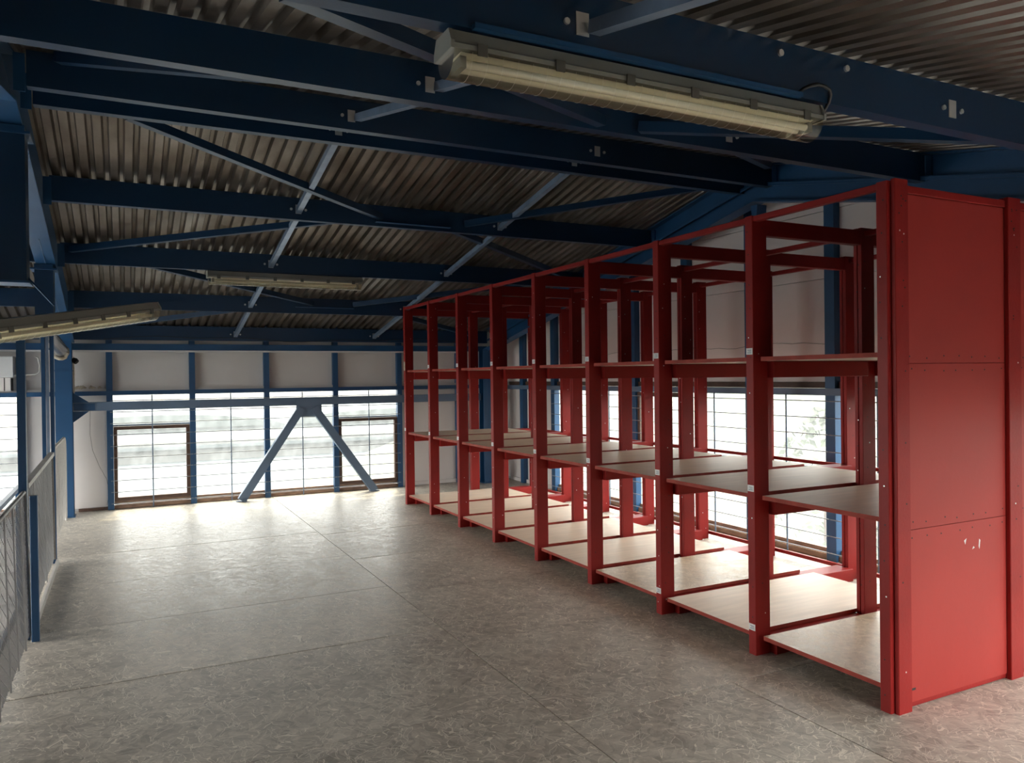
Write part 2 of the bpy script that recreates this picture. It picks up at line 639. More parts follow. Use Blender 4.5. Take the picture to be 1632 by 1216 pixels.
for xm in bm_x:
    q = MB()
    q.box(xm-.035, xm+.035, Y_B-.075, Y_B-.069, -.2, zt-.03)
    q.box(xm-.035, xm-.029, Y_B-.070, Y_B-.002, -.2, zt-.03)
    q.box(xm+.029, xm+.035, Y_B-.070, Y_B-.002, -.2, zt-.03)
    q.build('mullion', M['blue'], wb, org=(xm, Y_B, 0))
q = MB()
q.box(X_L, 5.0, Y_B-.135, Y_B-.08, 1.985, 2.065)
q.build('girt', M['blue'], wb)
MB().box(X_L, 5.0, Y_B-.14, Y_B-.08, 1.962, 1.984).build('lit_girt_lip', M['heater'], wb)  # pale colour stands for light caught by the girt's bottom flange
q = MB()
q.box(X_L, 5.0, Y_B-.10, Y_B-.003, 1.425, 1.478)
q.build('head_rail', M['blue'], wb)
q = MB()
q.box(X_L, 5.2, Y_B-.045, Y_B-.002, 1.478, 1.51)
q.build('panel_trim', M['panel'], wb)

wr = struct('wall_right', (X_R, 0, 0))
ym = [4.59+.94*k for k in range(-5, 7)]      # -.11 ... 10.23
Y_W0, Y_W1 = ym[0], 9.29
mb = MB()
gpoly = [(Y_F-.2, Z_H+.05), (Y_B+.1, Z_H+.05), (Y_B+.1, roof(Y_B+.1)+.07), (Y_RIDGE, Z_RIDGE+.07), (Y_F-.2, roof(Y_F-.2)+.07)]
mb.prism(gpoly, 0, X_R+.03, X_R+.10)
mb.box(X_R+.03, X_R+.10, Y_F-.2, Y_B+.1, Z_LOW, Z_S-.06)
mb.box(X_R+.03, X_R+.10, Y_W1, Y_B+.1, Z_S-.06, Z_H+.05)
mb.box(X_R+.03, X_R+.10, Y_F-.2, Y_W0, Z_S-.06, Z_H+.05)
mb.build('cladding', M['shell'], wr)
yb = [Y_F] + ym + [Y_B]
for a, b_ in zip(yb, yb[1:]):
    c0, c1 = a+.004, b_-.004
    lev = [1.52, 2.41, 2.99, 9]
    for z0, z1 in zip(lev, lev[1:]):
        t0, t1 = roof(c0)+.03, roof(c1)+.03
        if z1 < 9 and (z1 > t0 or z1 > t1):
            z1 = 9
        if z0 >= min(t0, t1)-.05:
            continue
        top = [(c1, min(z1-.006, t1)), (c0, min(z1-.006, t0))]
        if z1 == 9 and c0 < Y_RIDGE < c1:
            top = [(c1, t1), (Y_RIDGE, Z_RIDGE+.03), (c0, t0)]
        MB().prism([(c0, z0), (c1, z0)]+top, 0, X_R, X_R+.028).build('panel', M['gable'], wr, org=(X_R, (a+b_)/2, z0))
        if z1 == 9:
            break
    if a >= Y_W1-.01 or b_ <= Y_W0+.01:
        MB().box(X_R, X_R+.028, c0, c1, .035, 1.46).build('panel', M['panel'], wr, org=(X_R, (a+b_)/2, .7))
for y in ym:
    q = MB()
    zz = roof(y)-.05
    q.box(X_R-.075, X_R-.069, y-.05, y+.05, 0.002, zz)
    q.box(X_R-.07, X_R-.002, y-.05, y-.044, 0.002, zz)
    q.box(X_R-.07, X_R-.002, y+.044, y+.05, 0.002, zz)
    q.build('mullion', M['blue'], wr, org=(X_R, y, 0))
MB().box(X_R-.09, X_R-.003, Y_F, Y_B-.15, 1.405, 1.465).build('head_rail', M['lintel'], wr)
MB().box(X_R-.03, X_R-.002, Y_F, Y_B-.15, 1.466, 1.52).build('head_board', M['brown'], wr)
q = MB()
pts = [(X_R-.004, y, 1.86+.012*math.sin(y*5.1)+.006*math.sin(y*17)) for y in [4.7+.12*k for k in range(40)]]
q.tube(pts, .0022, 5)
q.build('wall_wire', M['rail'], wr)

wl = struct('wall_left', (X_L, 0, 0))
q = MB()
HW = (4.7, 10.3, -2.8, 2.1)      # unseen hall glazing added for fill: y from, y to, z from, z to
q.box(X_L-.1, X_L, Y_F-.2, Y_B+.1, Z_LOW, HW[2])
q.box(X_L-.1, X_L, Y_F-.2, HW[0], HW[2], HW[3])
q.box(X_L-.1, X_L, HW[1], Y_B+.1, HW[2], HW[3])
q.prism([(Y_F-.2, HW[3]), (Y_B+.1, HW[3]), (Y_B+.1, roof(Y_B)+.05), (Y_RIDGE, Z_RIDGE+.07), (Y_F-.2, roof(Y_F)+.05)], 0, X_L-.1, X_L)
q.build('panel', M['panel'], wl)
for k in range(6):
    y0 = HW[0]+.9333*k
    MB().box(X_L-.06, X_L-.05, y0+.03, y0+.90, HW[2], HW[3]).build('pane', M['glass'], wl, org=(X_L, y0+.47, .2))
    MB().box(X_L-.05, X_L+.02, y0-.03, y0+.03, HW[2], HW[3]).build('mullion', M['blue'], wl, org=(X_L, y0, .2))
wf = struct('wall_front', (0, Y_F, 0))
fm_x = [2.677, 3.617, 4.557]  # unseen window bays behind the camera, added to brighten the near end
FW0, FW1 = fm_x[0], fm_x[-1]
q = MB()
q.box(X_L-.2, X_R+.2, Y_F-.1, Y_F, Z_H+.05, roof(Y_F)+.09)
q.box(X_L-.2, X_R+.2, Y_F-.1, Y_F, Z_LOW, Z_S-.06)
q.box(X_L-.2, FW0, Y_F-.1, Y_F, Z_S-.06, Z_H+.05)
q.box(FW1, X_R+.2, Y_F-.1, Y_F, Z_S-.06, Z_H+.05)
q.build('panel', M['panel'], wf)
for xm in fm_x:
    MB().box(xm-.035, xm+.035, Y_F, Y_F+.07, .002, 2.2).build('mullion', M['blue'], wf, org=(xm, Y_F, 0))

# ---- base boards
q = struct('baseboard_back', (0, Y_B, 0))
MB().box(-.50, -.18, Y_B-.05, Y_B-.003, .003, .034).build('plank', M['brown'], q)
MB().box(3.66, 4.85, Y_B-.03, Y_B-.003, .003, .055).build('plank', M['panel'], q)
q = struct('baseboard_right', (X_R, 0, 0))
MB().box(X_R-.03, X_R-.003, 9.33, 10.7, .003, .055).build('plank', M['panel'], q)


# ---- windows with their guard wires
nwin = [0]


def window(axis, a, b_, opening=None, rod=True):
    """axis 'b': in the back wall, a..b in x;  'r': in the right wall, a..b in y"""
    nwin[0] += 1
    if axis == 'b':
        root = struct('window_%d' % nwin[0], ((a+b_)/2, Y_B, Z_S))

        def bx(mb, u0, u1, d0, d1, z0, z1):
            mb.box(u0, u1, Y_B-d1, Y_B-d0, z0, z1)

        def P(u, d, z):
            return (u, Y_B-d, z)
    elif axis == 'f':
        root = struct('window_%d' % nwin[0], ((a+b_)/2, Y_F, Z_S))

        def bx(mb, u0, u1, d0, d1, z0, z1):
            mb.box(u0, u1, Y_F+d0, Y_F+d1, z0, z1)

        def P(u, d, z):
            return (u, Y_F+d, z)
    else:
        root = struct('window_%d' % nwin[0], (X_R, (a+b_)/2, Z_S))

        def bx(mb, u0, u1, d0, d1, z0, z1):
            mb.box(X_R-d1, X_R-d0, u0, u1, z0, z1)

        def P(u, d, z):
            return (X_R-d, u, z)
    e = .05 if axis == 'r' else .036
    m1 = MB()
    bx(m1, a+.003, b_-.003, -.030, -.024, Z_S-.03, 1.46)
    m1.build('pane', M[{'b': 'glass_back', 'r': 'glass_right', 'f': 'glass'}[axis]], root)
    m2 = MB()
    bx(m2, a+e, b_-e, -.02, .045, .004, .05)
    bx(m2, a+e, b_-e, -.02, .02, .055, .095)
    m2.build('sill', M['sillwood'], root)
    if opening:
        u0, u1, z0, z1 = opening
        m3 = MB()
        t = .042
        bx(m3, u0, u1, .0, .05, z1-t, z1)
        bx(m3, u0, u1, .0, .05, z0, z0+t)
        bx(m3, u0, u0+t, .001, .049, z0+t, z1-t)
        bx(m3, u1-t, u1, .001, .049, z0+t, z1-t)
        m3.build('sash', M['brown'], root)
        m4 = MB()
        bx(m4, u0-.01, u1+.01, .0, .02, z1+.004, z1+.022)
        m4.build('drip_bar', M['lintel'], root)
    if rod:
        c = (a+b_)/2
        m5 = MB()
        m5.tube([P(c, .09, .004), P(c, .09, 1.42)], .0075, 8)
        m5.build('rod', M['lintel'], root)
    z = .075
    while z < 1.40:
        m6 = MB()
        m6.tube([P(a+.004, .0965, z), P(b_-.004, .0965, z)], .0046, 5)
        m6.build('wire', M['bar'], root, org=P((a+b_)/2, .0965, z))
        z += .1425
    return root


window('b', -.145, .81, (-.108, .772, .10, 1.03))
window('b', .81, 1.742)
window('b', 1.742, 2.678)
window('b', 2.678, 3.617, (2.72, 3.58, .10, 1.03))
for a, b_ in ((-2.025, -1.085), (-2.965, -2.025), (-3.905, -2.965)):
    window('b', a, b_)
for a, b_ in zip(fm_x, fm_x[1:]):
    window('f', a, b_)  # added front bays, out of view, for fill light
for k, (a, b_) in enumerate(zip(ym, ym[1:])):
    if b_ <= Y_W1+.01 and a > Y_W0-.01:
        window('r', a, b_, (a+.06, b_-.06, .80, 1.40) if abs(a-6.47) < .02 else None)

# ---------------------------------------------------------------- steel frame
DP = .195     # purlin depth


def purlin(y, x0, x1, label, near, name='roof_purlin'):
    """channel purlin: web towards the camera, flanges away; near: on the front slope"""
    zt_ = roof(y) - .004
    zb = zt_ - DP
    root = thing(name, label, 'beam', (x0, y, zb), 'blue roof purlins')
    q = MB()
    q.box(x0, x1, y-.003, y+.003, zb, zt_-.012 if not near else zt_)
    q.box(x0, x1, y+.003, y+.062, zb, zb+.006)
    q.box(x0, x1, y+.003, y+.055, zt_-.018, zt_-.012)
    q.box(x0, x1, y+.056, y+.062, zb+.006, zb+.022)
    q.build('channel', M['blue_shaded'], root)
    for xc in (1.34, 3.22):
        if x0 < xc < x1:
            c = MB()
            c.box(xc-.024, xc+.024, y-.0065, y-.0031, zb+.05, zb+.125)
            c.build('cleat', M['zinc'], root, org=(xc, y, zb))
            c = MB()
            for dx in (-.06, .06):
                c.disc((xc+dx, y-.0031, zb+.085), (0, -1, 0), .011, .008)
            c.build('bolt', M['zinc'], root, kind='stuff')
    if y == 2.12:
        c = MB()
        for xb, zb2_ in ((2.208, 2.794), (2.561, 2.795)):
            c.disc((xb, y-.0031, zb2_), (0, -1, 0), .013, .009)
        c.build('bolt', M['zinc'], root, kind='stuff')
    return root


XR0, XR1 = 4.95, 5.09    # right rafter flange
pur = [(0.75, -.50, 5.0, 'blue roof purlin nearest the camera, crossing the top right of the view', 1),
       (2.12, -.50, 5.0, 'blue roof purlin that carries the large near fluorescent lamp', 1),
       (3.49, -.50, 5.0, 'blue roof purlin just behind the large near fluorescent lamp, below the ridge', 1),
       (4.90, -.44, 5.0, 'blue ridge purlin on the camera side of the roof ridge', 1),
       (5.23, -.44, 5.0, 'blue ridge purlin on the far side of the roof ridge', 0),
       (6.59, -.46, 5.0, 'blue roof purlin first down the far slope from the ridge', 0),
       (7.96, -.48, 5.0, 'blue roof purlin that carries the small far fluorescent lamp', 0),
       (9.36, -.49, 5.0, 'blue roof purlin between the far lamp and the eave', 0),
       (10.72, -4.9, 5.0, 'blue eave purlin along the top of the window wall', 0)]
for y, x0, x1, lb, nr in pur:
    purlin(y, x0, x1, lb, nr)


def zb_(y):
    return roof(y) - .004 - DP


# flat struts between neighbouring purlins, two rows
names = {2.12: 'near lamp purlin', 3.49: 'second purlin', 4.90: 'near ridge purlin', 5.23: 'far ridge purlin', 6.59: 'first far purlin', 7.96: 'far lamp purlin', 9.36: 'last but one purlin', 10.72: 'eave purlin', .75: 'nearest purlin'}
ysl = [p[0] for p in pur]
for xc, row in ((1.34, 'left'), (3.22, 'right')):
    for a, b_ in zip(ysl, ysl[1:]):
        if a == 4.90 or (row == 'right' and a < 4.9):
            continue
        if a < 5:      # front slope: rises away from the camera
            p, q_ = (xc+.07, a+.065, zb_(a)+.05), (xc+.04, b_-.012, zb_(b_)+.06)
        else:
            p, q_ = (xc, a+.065, zb_(a)+.02), (xc, b_-.012, zb_(b_)+.055)
        o = MB()
        o.bar(p, q_, .045, .005)
        pv, qv = Vector(p), Vector(q_)
        o.bar(pv+Vector((-.020, 0, .022)), qv+Vector((-.020, 0, .022)), .005, .040)
        ob = o.build('roof_strut', M['strut'], None, org=p)
        tag(ob, 'pale strut from %s to %s, %s row' % (names[a], names[b_], row), 'strut', 'pale struts between the purlins')


def brace(p, q_, label):
    """slim dark angle in the plane of the roof"""
    o = MB()
    pv, qv = Vector(p), Vector(q_)
    o.bar(pv, qv, .055, .005)
    r = (qv-pv).normalized().cross(Vector((0, 0, 1))).normalized()
    sgn = 1 if r.y < 0 else -1
    o.bar(pv+r*sgn*.025+Vector((0, 0, .028)), qv+r*sgn*.025+Vector((0, 0, .028)), .005, .05)
    ob = o.build('roof_brace', M['blue_shaded'], None, org=p)
    return tag(ob, label, 'brace', 'blue diagonal roof braces')


brace((.05, 5.31, 3.215), (2.05, 6.565, 2.99), 'blue diagonal brace from the left end of the ridge to the first far purlin')
brace((2.85, 6.565, 2.99), (4.55, 5.31, 3.215), 'blue diagonal brace from the right end of the ridge to the first far purlin')
brace((1.75, 6.67, 2.965), (-.40, 7.935, 2.76), 'blue diagonal brace down to the left end of the far lamp purlin')
brace((2.72, 6.67, 2.965), (4.75, 7.935, 2.76), 'blue diagonal brace down to the right end of the far lamp purlin')
brace((.20, 8.04, 2.68), (2.05, 9.335, 2.48), 'blue diagonal brace behind the far lamp, left of the roof centre')
brace((2.55, 9.335, 2.48), (4.4, 8.04, 2.68), 'blue diagonal brace right of the far lamp, below its purlin')
brace((1.45, 9.44, 2.43), (-.38, 10.69, 2.22), 'blue diagonal brace down to the left end of the eave purlin')
brace((2.9, 9.44, 2.43), (4.7, 10.69, 2.22), 'blue diagonal brace down to the right end of the eave purlin')
brace((.42, 2.19, 2.655), (2.30, 3.455, 2.93), 'blue diagonal brace running behind the left end of the near lamp')
brace((3.60, 2.19, 2.655), (2.55, 3.455, 2.93), 'blue diagonal brace right of the near lamp')
brace((-.29, 4.84, 3.33), (1.05, 3.57, 2.965), 'blue diagonal brace between the two large purlins at the upper left')
brace((4.90, 4.84, 3.33), (3.25, 3.57, 2.965), 'blue diagonal brace under the purlin above the red rack')
# small gusset plates where the braces meet
for (xg, yg, zg, lb) in ((2.45, 6.55, 2.975, 'small blue gusset plate on the first far purlin where two braces meet'), (2.30, 9.32, 2.465, 'small blue gusset plate on the purlin before the eave where two braces meet')):
    tag(MB().box(xg-.45, xg+.25, yg-.02, yg+.03, zg-.012, zg-.006).build('gusset_plate', M['blue'], None, org=(xg, yg, zg)), lb, 'plate', 'gusset plates in the roof')


def rafter(xa, xb, depth, label, ya, yb2, mid=None, name='roof_rafter'):
    """I-section rafter bent at the ridge"""
    root = thing(name, label, 'beam', ((xa+xb)/2, Y_RIDGE, Z_RIDGE-depth))
    xc = (xa+xb)/2

    def strip(x0, x1, o0, o1):
        pts = [(ya, roof(ya)-o1), (Y_RIDGE, Z_RIDGE-o1), (yb2, roof(yb2)-o1), (yb2, roof(yb2)-o0), (Y_RIDGE, Z_RIDGE-o0), (ya, roof(ya)-o0)]
        return MB().prism(pts, 0, x0, x1)
    strip(xc-.006, xc+.006, .014, depth-.014).build('web', M['blue'], root)
    strip(xa, xb, .002, .014).build('top_flange', M['blue'], root)
    strip(xa, xb, depth-.014, depth).build('bottom_flange', M['blue'], root)
    if mid:
        strip(xc-.075, xc-.008, mid, mid+.010).build('seat_angle', M['blue'], root)
        strip(xc-.075, xc-.066, mid+.011, mid+.030).build('seat_angle', M['blue'], root)
    return root


rr_ = rafter(4.955, 5.095, .33, 'blue steel rafter along the right gable wall above the red rack', Y_F+.02, 10.62, mid=.165)
# end cleats of the purlins on the right rafter
for y in (3.49, 4.90, 6.59, 7.96, 9.36):
    MB().box(5.004, 5.018, y-.05, y-.006, zb_(y)+.005, zb_(y)+.18).build('purlin_cleat', M['blue'], rr_, org=(5.01, y, zb_(y)))
q = MB()
q.prism([(5.04, Z_RIDGE-.36), (5.12, Z_RIDGE-.36), (5.10, Z_RIDGE-.52), (5.06, Z_RIDGE-.52)], 0, 4.97, 5.08)
q.build('apex_hanger', M['blue'], rr_)
rl_ = rafter(-.655, -.505, .27, 'blue steel rafter along the left edge, its underside lit by the windows', Y_F+.02, 10.60)
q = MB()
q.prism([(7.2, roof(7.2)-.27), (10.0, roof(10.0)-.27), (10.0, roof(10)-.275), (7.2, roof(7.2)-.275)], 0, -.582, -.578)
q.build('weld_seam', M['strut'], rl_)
for y in (3.49, 4.90, 5.23, 6.59, 7.96, 9.36):
    MB().box(-.5, -.445, y-.012, y-.004, zb_(y)-.035, zb_(y)+.17).build('end_cleat', M['blue'], rl_, org=(-.5, y, zb_(y)))

# hanging posts under the left rafter, each with a slimmer post below


def hanger(y, x0, x1, zt_, zb2, pf, ptop, label, l2):
    root = thing('hanging_column', label, 'column', ((x0+x1)/2, y, zb2))
    q = MB()
    q.box(x0, x1, y-.006, y+.006, zb2, zt_-.05)
    q.box(x0, x0+.012, y+.006, y+.17, zb2, zt_-.05)
    q.box(x1-.012, x1, y+.006, y+.17, zb2, zt_-.05)
    q.box(x0, x1, y+.158, y+.17, zb2, zt_-.05)
    q.build('shaft', M['blue_shaded'], root)
    MB().box(x0-.03, x1+.03, y-.03, y+.2, zt_-.05, zt_-.036).build('cap_plate', M['blue'], root)
    MB().box(x0, x1, y-.02, y+.19, zt_-.036, zt_-.002).build('packing_plate', M['blue'], root)
    MB().box(x0-.015, x1+.015, y-.02, y+.185, zb2-.014, zb2-.001).build('end_plate', M['blue'], root)
    r2 = thing('railing_post', l2, 'post', (pf[0], pf[1], .0))
    q = MB()
    X0, Y0, wd = pf
    q.box(X0, X0+wd, Y0, Y0+.06, .012, ptop)
    q.build('shaft', M['blue'], r2)
    MB().box(X0-.004, X0+wd+.004, Y0-.002, Y0+.064, .0015, .012).build('base_plate', M['blue'], r2)
    return root, r2


hc1, _ = hanger(5.36, -.665, -.495, roof(5.36)-.27, 2.20, (-.583, 5.62, .045), 1.99, 'dark blue box column hanging from the rafter at the left edge, nearer one', 'tall blue post with a dark face at the end of the near railing')
_, rp2 = hanger(7.80, -.665, -.525, roof(7.80)-.27, 2.08, (-.627, 7.80, .03), 2.06, 'dark blue box column hanging from the rafter behind the left lamp, farther one', 'tall slender blue post with hinges beside the pale mesh gate')
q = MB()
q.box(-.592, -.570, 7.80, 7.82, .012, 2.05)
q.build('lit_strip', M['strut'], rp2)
MB().box(-.563, -.533, 7.81, 7.86, .012, 2.06).build('hinge_post', M['blue'], rp2)
for z in (.30, .62, .92):
    MB().box(-.60, -.555, 7.785, 7.80, z, z+.03).build('hinge', M['dark'], rp2, org=(-.58, 7.79, z))

# left eave column with its bracket, right corner column
for y in (6.59, 7.96, 9.36):
    purlin(y, -4.9, -.66, {6.59: 'blue hall roof purlin left of the rafter, first from the ridge', 7.96: 'blue hall roof purlin left of the rafter, second from the ridge', 9.36: 'blue hall roof purlin left of the rafter, seen above the metal tray'}[y], 0)
cl = thing('steel_column', 'blue steel column at the left end of the window wall', 'column', (-.617, 10.5, 0))
q = MB()
q.box(-.705, -.53, 10.44, 10.452, .012, 2.18)
q.box(-.624, -.612, 10.452, 10.61, .012, 2.18)
q.box(-.705, -.53, 10.61, 10.622, .012, 2.18)
q.build('shaft', M['blue'], cl)
MB().box(-.72, -.515, 10.42, 10.64, .0015, .012).build('base_plate', M['blue'], cl)
MB().box(-.715, -.52, 10.43, 10.632, 1.725, 1.735).build('stiffener', M['blue'], cl)
q = MB()
q.prism([(-.53, 1.47), (-.36, 1.349), (-.53, 1.349)], 1, 10.55, 10.562)
q.prism([(-.53, 1.243), (-.36, 1.243), (-.53, 1.11)], 1, 10.55, 10.562)
q.build('bracket', M['blue'], cl)
q = MB()
q.box(-.525, -.512, 10.60, 10.615, 1.35, 1.9)
for k in range(7):
    q.box(-.527, -.510, 10.598, 10.617, 1.40+k*.07, 1.425+k*.07)
q.build('cable_clips', M['foam'], cl)
cr_ = thing('corner_column', 'blue steel column in the far right corner behind the rack', 'column', (4.93, 10.6, 0))
q = MB()
q.box(4.83, 5.03, 10.50, 10.512, .012, 2.0)
q.box(4.924, 4.936, 10.512, 10.648, .012, 2.0)
q.box(4.83, 5.03, 10.648, 10.66, .012, 2.0)
q.build('shaft', M['blue'], cr_)
MB().box(4.81, 5.05, 10.48, 10.68, .0015, .012).build('base_plate', M['blue'], cr_)
MB().prism([(10.49, 1.98), (10.66, 1.98), (10.66, 2.02), (9.9, 2.15), (9.9, 2.13)], 0, 4.90, 4.96).build('haunch', M['blue'], cr_)

tb = thing('tie_beam', 'blue horizontal steel beam running across the windows of the back wall', 'beam', (-.53, 10.68, 1.243))
q = MB()
q.box(-.528, 4.83, 10.60, 10.606, 1.243, 1.349)
q.box(-.528, 4.83, 10.606, 10.70, 1.243, 1.250)
q.box(-.528, 4.83, 10.606, 10.70, 1.342, 1.349)
q.build('channel', M['lintel'], tb)
MB().box(2.095, 2.435, 10.612, 10.62, 1.085, 1.30).build('gusset_plate', M['lintel'], tb)
MB().box(2.09, 2.44, 10.59, 10.599, 1.262, 1.33).build('joint_plate', M['lintel'], tb)
q = MB()
for dx in (-.12, -.04, .04, .12):
    q.disc((2.265+dx, 10.599, 1.30), (0, -1, 0), .011, .008)
q.build('bolt', M['dark'], tb, kind='stuff')
MB().box(-.526, -.30, 10.588, 10.599, 1.255, 1.335).build('end_plate', M['blue'], tb)


def kleg(p, q_, label):
    root = thing('wall_brace', label, 'brace', q_, 'raking braces below the tie beam')
    o = MB()
    pv, qv = Vector(p), Vector(q_)
    d = (pv-qv).normalized()
    n_ = Vector((0, 1, 0)).cross(d).normalized()
    y = Vector((0, 1, 0))
    # channel: web towards the camera, two flanges going back
    o.bar(pv, qv, .104, .008, up=(0, -1, 0))
    for s in (-1, 1):
        o.bar(pv+n_*s*.049+y*.04, qv+n_*s*.049+y*.04, .008, .08, up=(0, 1, 0))
    o.build('channel', M['lintel'], root)
    MB().box(q_[0]-.065, q_[0]+.065, q_[1]-.004, q_[1]+.085, .0015, .009).build('foot_plate', M['lintel'], root)


kleg((2.165, 10.60, 1.205), (1.375, 10.60, .012), 'blue-grey raking brace below the beam, left leg of the A')
kleg((2.335, 10.60, 1.205), (3.17, 10.60, .012), 'blue-grey raking brace below the beam, right leg of the A')

# ---------------------------------------------------------------- the red rack
Y0, DY, NF = 2.41, .857, 9
FX = (3.18, 3.29)
MX = (4.075, 4.19)
BX = (4.965, 5.08)
PT = .058
HT = 2.49
LV = (.122, .912, 1.692)     # board tops
BT = .023
rk = thing('storage_rack', 'long red three-level timber rack with plywood shelves beside the windows', 'rack', (3.18, Y0, 0))
RO = Vector((3.18, Y0, 0))


def fy(i):
    return Y0 + DY*i


def post_mesh(x0, x1, groove):
    mb = MB()
    if groove:
        mb.cbox(x0, x1, 0, .024, 0, HT, .002)
        mb.box(x0+.006, x1-.006, .024, .033, 0, HT-.004)
        mb.cbox(x0, x1, .033, PT, 0, HT, .002)
    else:
        mb.cbox(x0, x1, 0, PT, 0, HT, .003)
    return mb.mesh('post', M['red'], (x0, 0, 0))


def screw_mesh(x0, x1, seed):
    rnd = random.Random(seed)
    mb = MB()
    z = .08
    while z < HT-.05:
        if rnd.random() < .8:
            mb.disc((x0+.0005, PT*rnd.uniform(.3, .7), z), (-1, 0, 0), .0038, .0012, 6, 0 if rnd.random() < .8 else 1)
        if rnd.random() < .6:
            mb.disc((x0+(x1-x0)*rnd.uniform(.2, .8), .0005, z+.02), (0, -1, 0), .0038, .0012, 6, 1 if rnd.random() < .45 else 0)
        z += rnd.uniform(.1, .21)
    return mb.mesh('screws', [M['dark'], M['zinc']], (x0, 0, 0))


pm = {'f': post_mesh(*FX, False), 'm': post_mesh(*MX, True), 'b': post_mesh(*BX, True)}
lab_me = MB().box(-.0012, 0, .006, PT-.004, -.018, .018).mesh('label', M['label'])
mbp = MB()
for k, (z0, z1, e) in enumerate(((.004, .009, .012), (-.003, .001, .018), (-.011, -.006, .009))):
    mbp.box(-.0018, -.0012, .014, PT-.004-e, z0, z1)
print_me = mbp.mesh('print', M['ink'])
for i in range(NF):
    for key, (x0, x1) in (('f', FX), ('m', MX), ('b', BX)):
        if i == 0 and key != 'f':
            pass
        p = put('post', pm[key], rk, Vector((x0, fy(i), 0))-RO)
        if key != 'f' or True:
            s_ = put('screws', screw_mesh(x0, x1, i*3+ord(key)), p, (0, 0, 0))
            s_['kind'] = 'stuff'
        if key == 'f' and i > 0:
            for z in ((1.725, .947, .157) if i < 3 else (1.725, .947)):
                if i == 8 and z > 1:
                    continue
                lb = put('label', lab_me, p, (0, 0, z))
                lb['label'] = 'white printed shelf label'
                put('print', print_me, p, (0, 0, z))['kind'] = 'stuff'
tp = MB()
tp.box(3.1785, 3.1798, fy(8)+.004, fy(8)+.054, 1.69, 1.80)
tp.build('tape_patch', M['foam'], rk)['label'] = 'torn brown tape on the farthest post'

# cross beams
beams = {}
for nm, (x0, x1) in (('a', (FX[1]+.001, MX[0]-.001)), ('b', (MX[1]+.001, BX[0]-.001))):
    for lv, (z0, z1, y0, y1) in (('base', (0.002, .096, -.046, .105)), ('mid', (.795, .887, -.044, .10)), ('high', (1.575, 1.667, -.044, .10)), ('top', (2.385, 2.475, .004, PT-.004))):
        beams[nm+lv] = (MB().cbox(x0, x1, y0, y1, z0, z1, .003).mesh('cross_beam', M['red'], (x0, 0, z0)), x0, z0)
        e0, e1 = (y0, y1)
        beams['e'+nm+lv] = (MB().cbox(x0, x1, .004, y1, z0, z1, .003).mesh('cross_beam', M['red'], (x0, 0, z0)), x0, z0)
for i in range(NF):
    for nm in 'ab':
        for lv in ('base', 'mid', 'high', 'top'):
            me, x0, z0 = beams[('e' if i == 0 else '')+nm+lv]
            put('cross_beam', me, rk, Vector((x0, fy(i), z0))-RO)

# long rails
L = DY-PT
for nm, x0, x1, z0, z1 in (('f', 3.188, 3.226, 2.456, 2.488), ('m', 4.10, 4.14, 2.44, 2.472), ('b', 5.0, 5.04, 2.44, 2.472)):
    me = MB().cbox(x0, x1, .001, L-.001, z0, z1, .003).mesh('rail', M['red'], (x0, 0, z0))
    for i in range(NF-1):
        put('rail', me, rk, Vector((x0, fy(i)+PT, z0))-RO)
for z0, z1 in ((.846, .874), (.040, .070)):
    me = MB().cbox(5.081, 5.105, 0, DY*8+PT, z0, z1, .003).mesh('rail', M['red'], (5.081, 0, z0))
    put('rail', me, rk, Vector((5.081, Y0, z0))-RO)

# shelf boards: red front edge, ply face; one bay has a strand board
for lv, zt_ in enumerate(LV):
    for i in range(NF-1):
        a, b_ = fy(i)+PT+.004, fy(i+1)-.042
        mb = MB()
        x0 = 3.196 + random.uniform(-.003, .003)
        x1 = 4.545 + random.uniform(-.03, .03)
        mid = 1
        # notch round the middle post is taken by the gap between bays, so the board is a plain slab
        mb.box(x0, x1, a, b_, zt_-BT, zt_, 0, 1)
        o = mb.build('shelf_board', [M['shelf_osb'] if (lv == 0 and i in (0, 2)) else M['shelf'], M['red_edge']], rk, org=(x0, a, zt_))
        if lv == 0 and i == 2:
            o['label'] = 'coarse strand board shelf'

# closed near end: three panels per column, mid and back cover posts
for nm, x0, x1 in (('a', FX[1]+.006, MX[0]-.004), ('b', MX[1]+.004, BX[0]-.004)):
    for z0, z1 in ((.03, .847), (.850, 1.637), (1.640, 2.435)):
        MB().cbox(x0, x1, Y0-.004, Y0+.003, z0, z1, .0015).build('end_panel', M['red_panel'], rk, org=(x0, Y0, z0))
        q = MB()
        for k in range(7):
            xx = x0+.03+(x1-x0-.06)*k/6+random.uniform(-.02, .02)
            if z0 > .1:
                q.disc((xx, Y0-.004, z0+.03+random.uniform(-.008, .008)), (0, -1, 0), .0042, .001, 6)
            if z1 < 2.4:
                q.disc((xx, Y0-.004, z1-.03+random.uniform(-.008, .008)), (0, -1, 0), .0042, .001, 6)
        q.build('screws', M['dark'], rk, kind='stuff')
    MB().cbox(x0, x1, Y0-.012, Y0+.003, 2.440, 2.476, .002).build('top_rail', M['red'], rk, org=(x0, Y0, 2.44))
for x0, x1, hh in ((3.203, 3.297, 2.497), (4.075, 4.182, 2.49), (4.97, 5.08, 2.49)):
    q = MB()
    q.cbox(x0, x1, Y0-.026, Y0-.001, 0.0, hh, .003)
    o = q.build('cover_board', M['red'], rk, org=(x0, Y0, 0))
    q = MB()
    for k in range(16):
        q.disc((x0+(x1-x0)*random.uniform(.2, .8), Y0-.026, random.choice((random.uniform(2.2, 2.45), random.uniform(.05, 2.4)))), (0, -1, 0), .0042, .001, 6, random.choice((0, 0, 0, 1)))
    q.build('screws', [M['dark'], M['zinc']], o, kind='stuff')
q = MB()
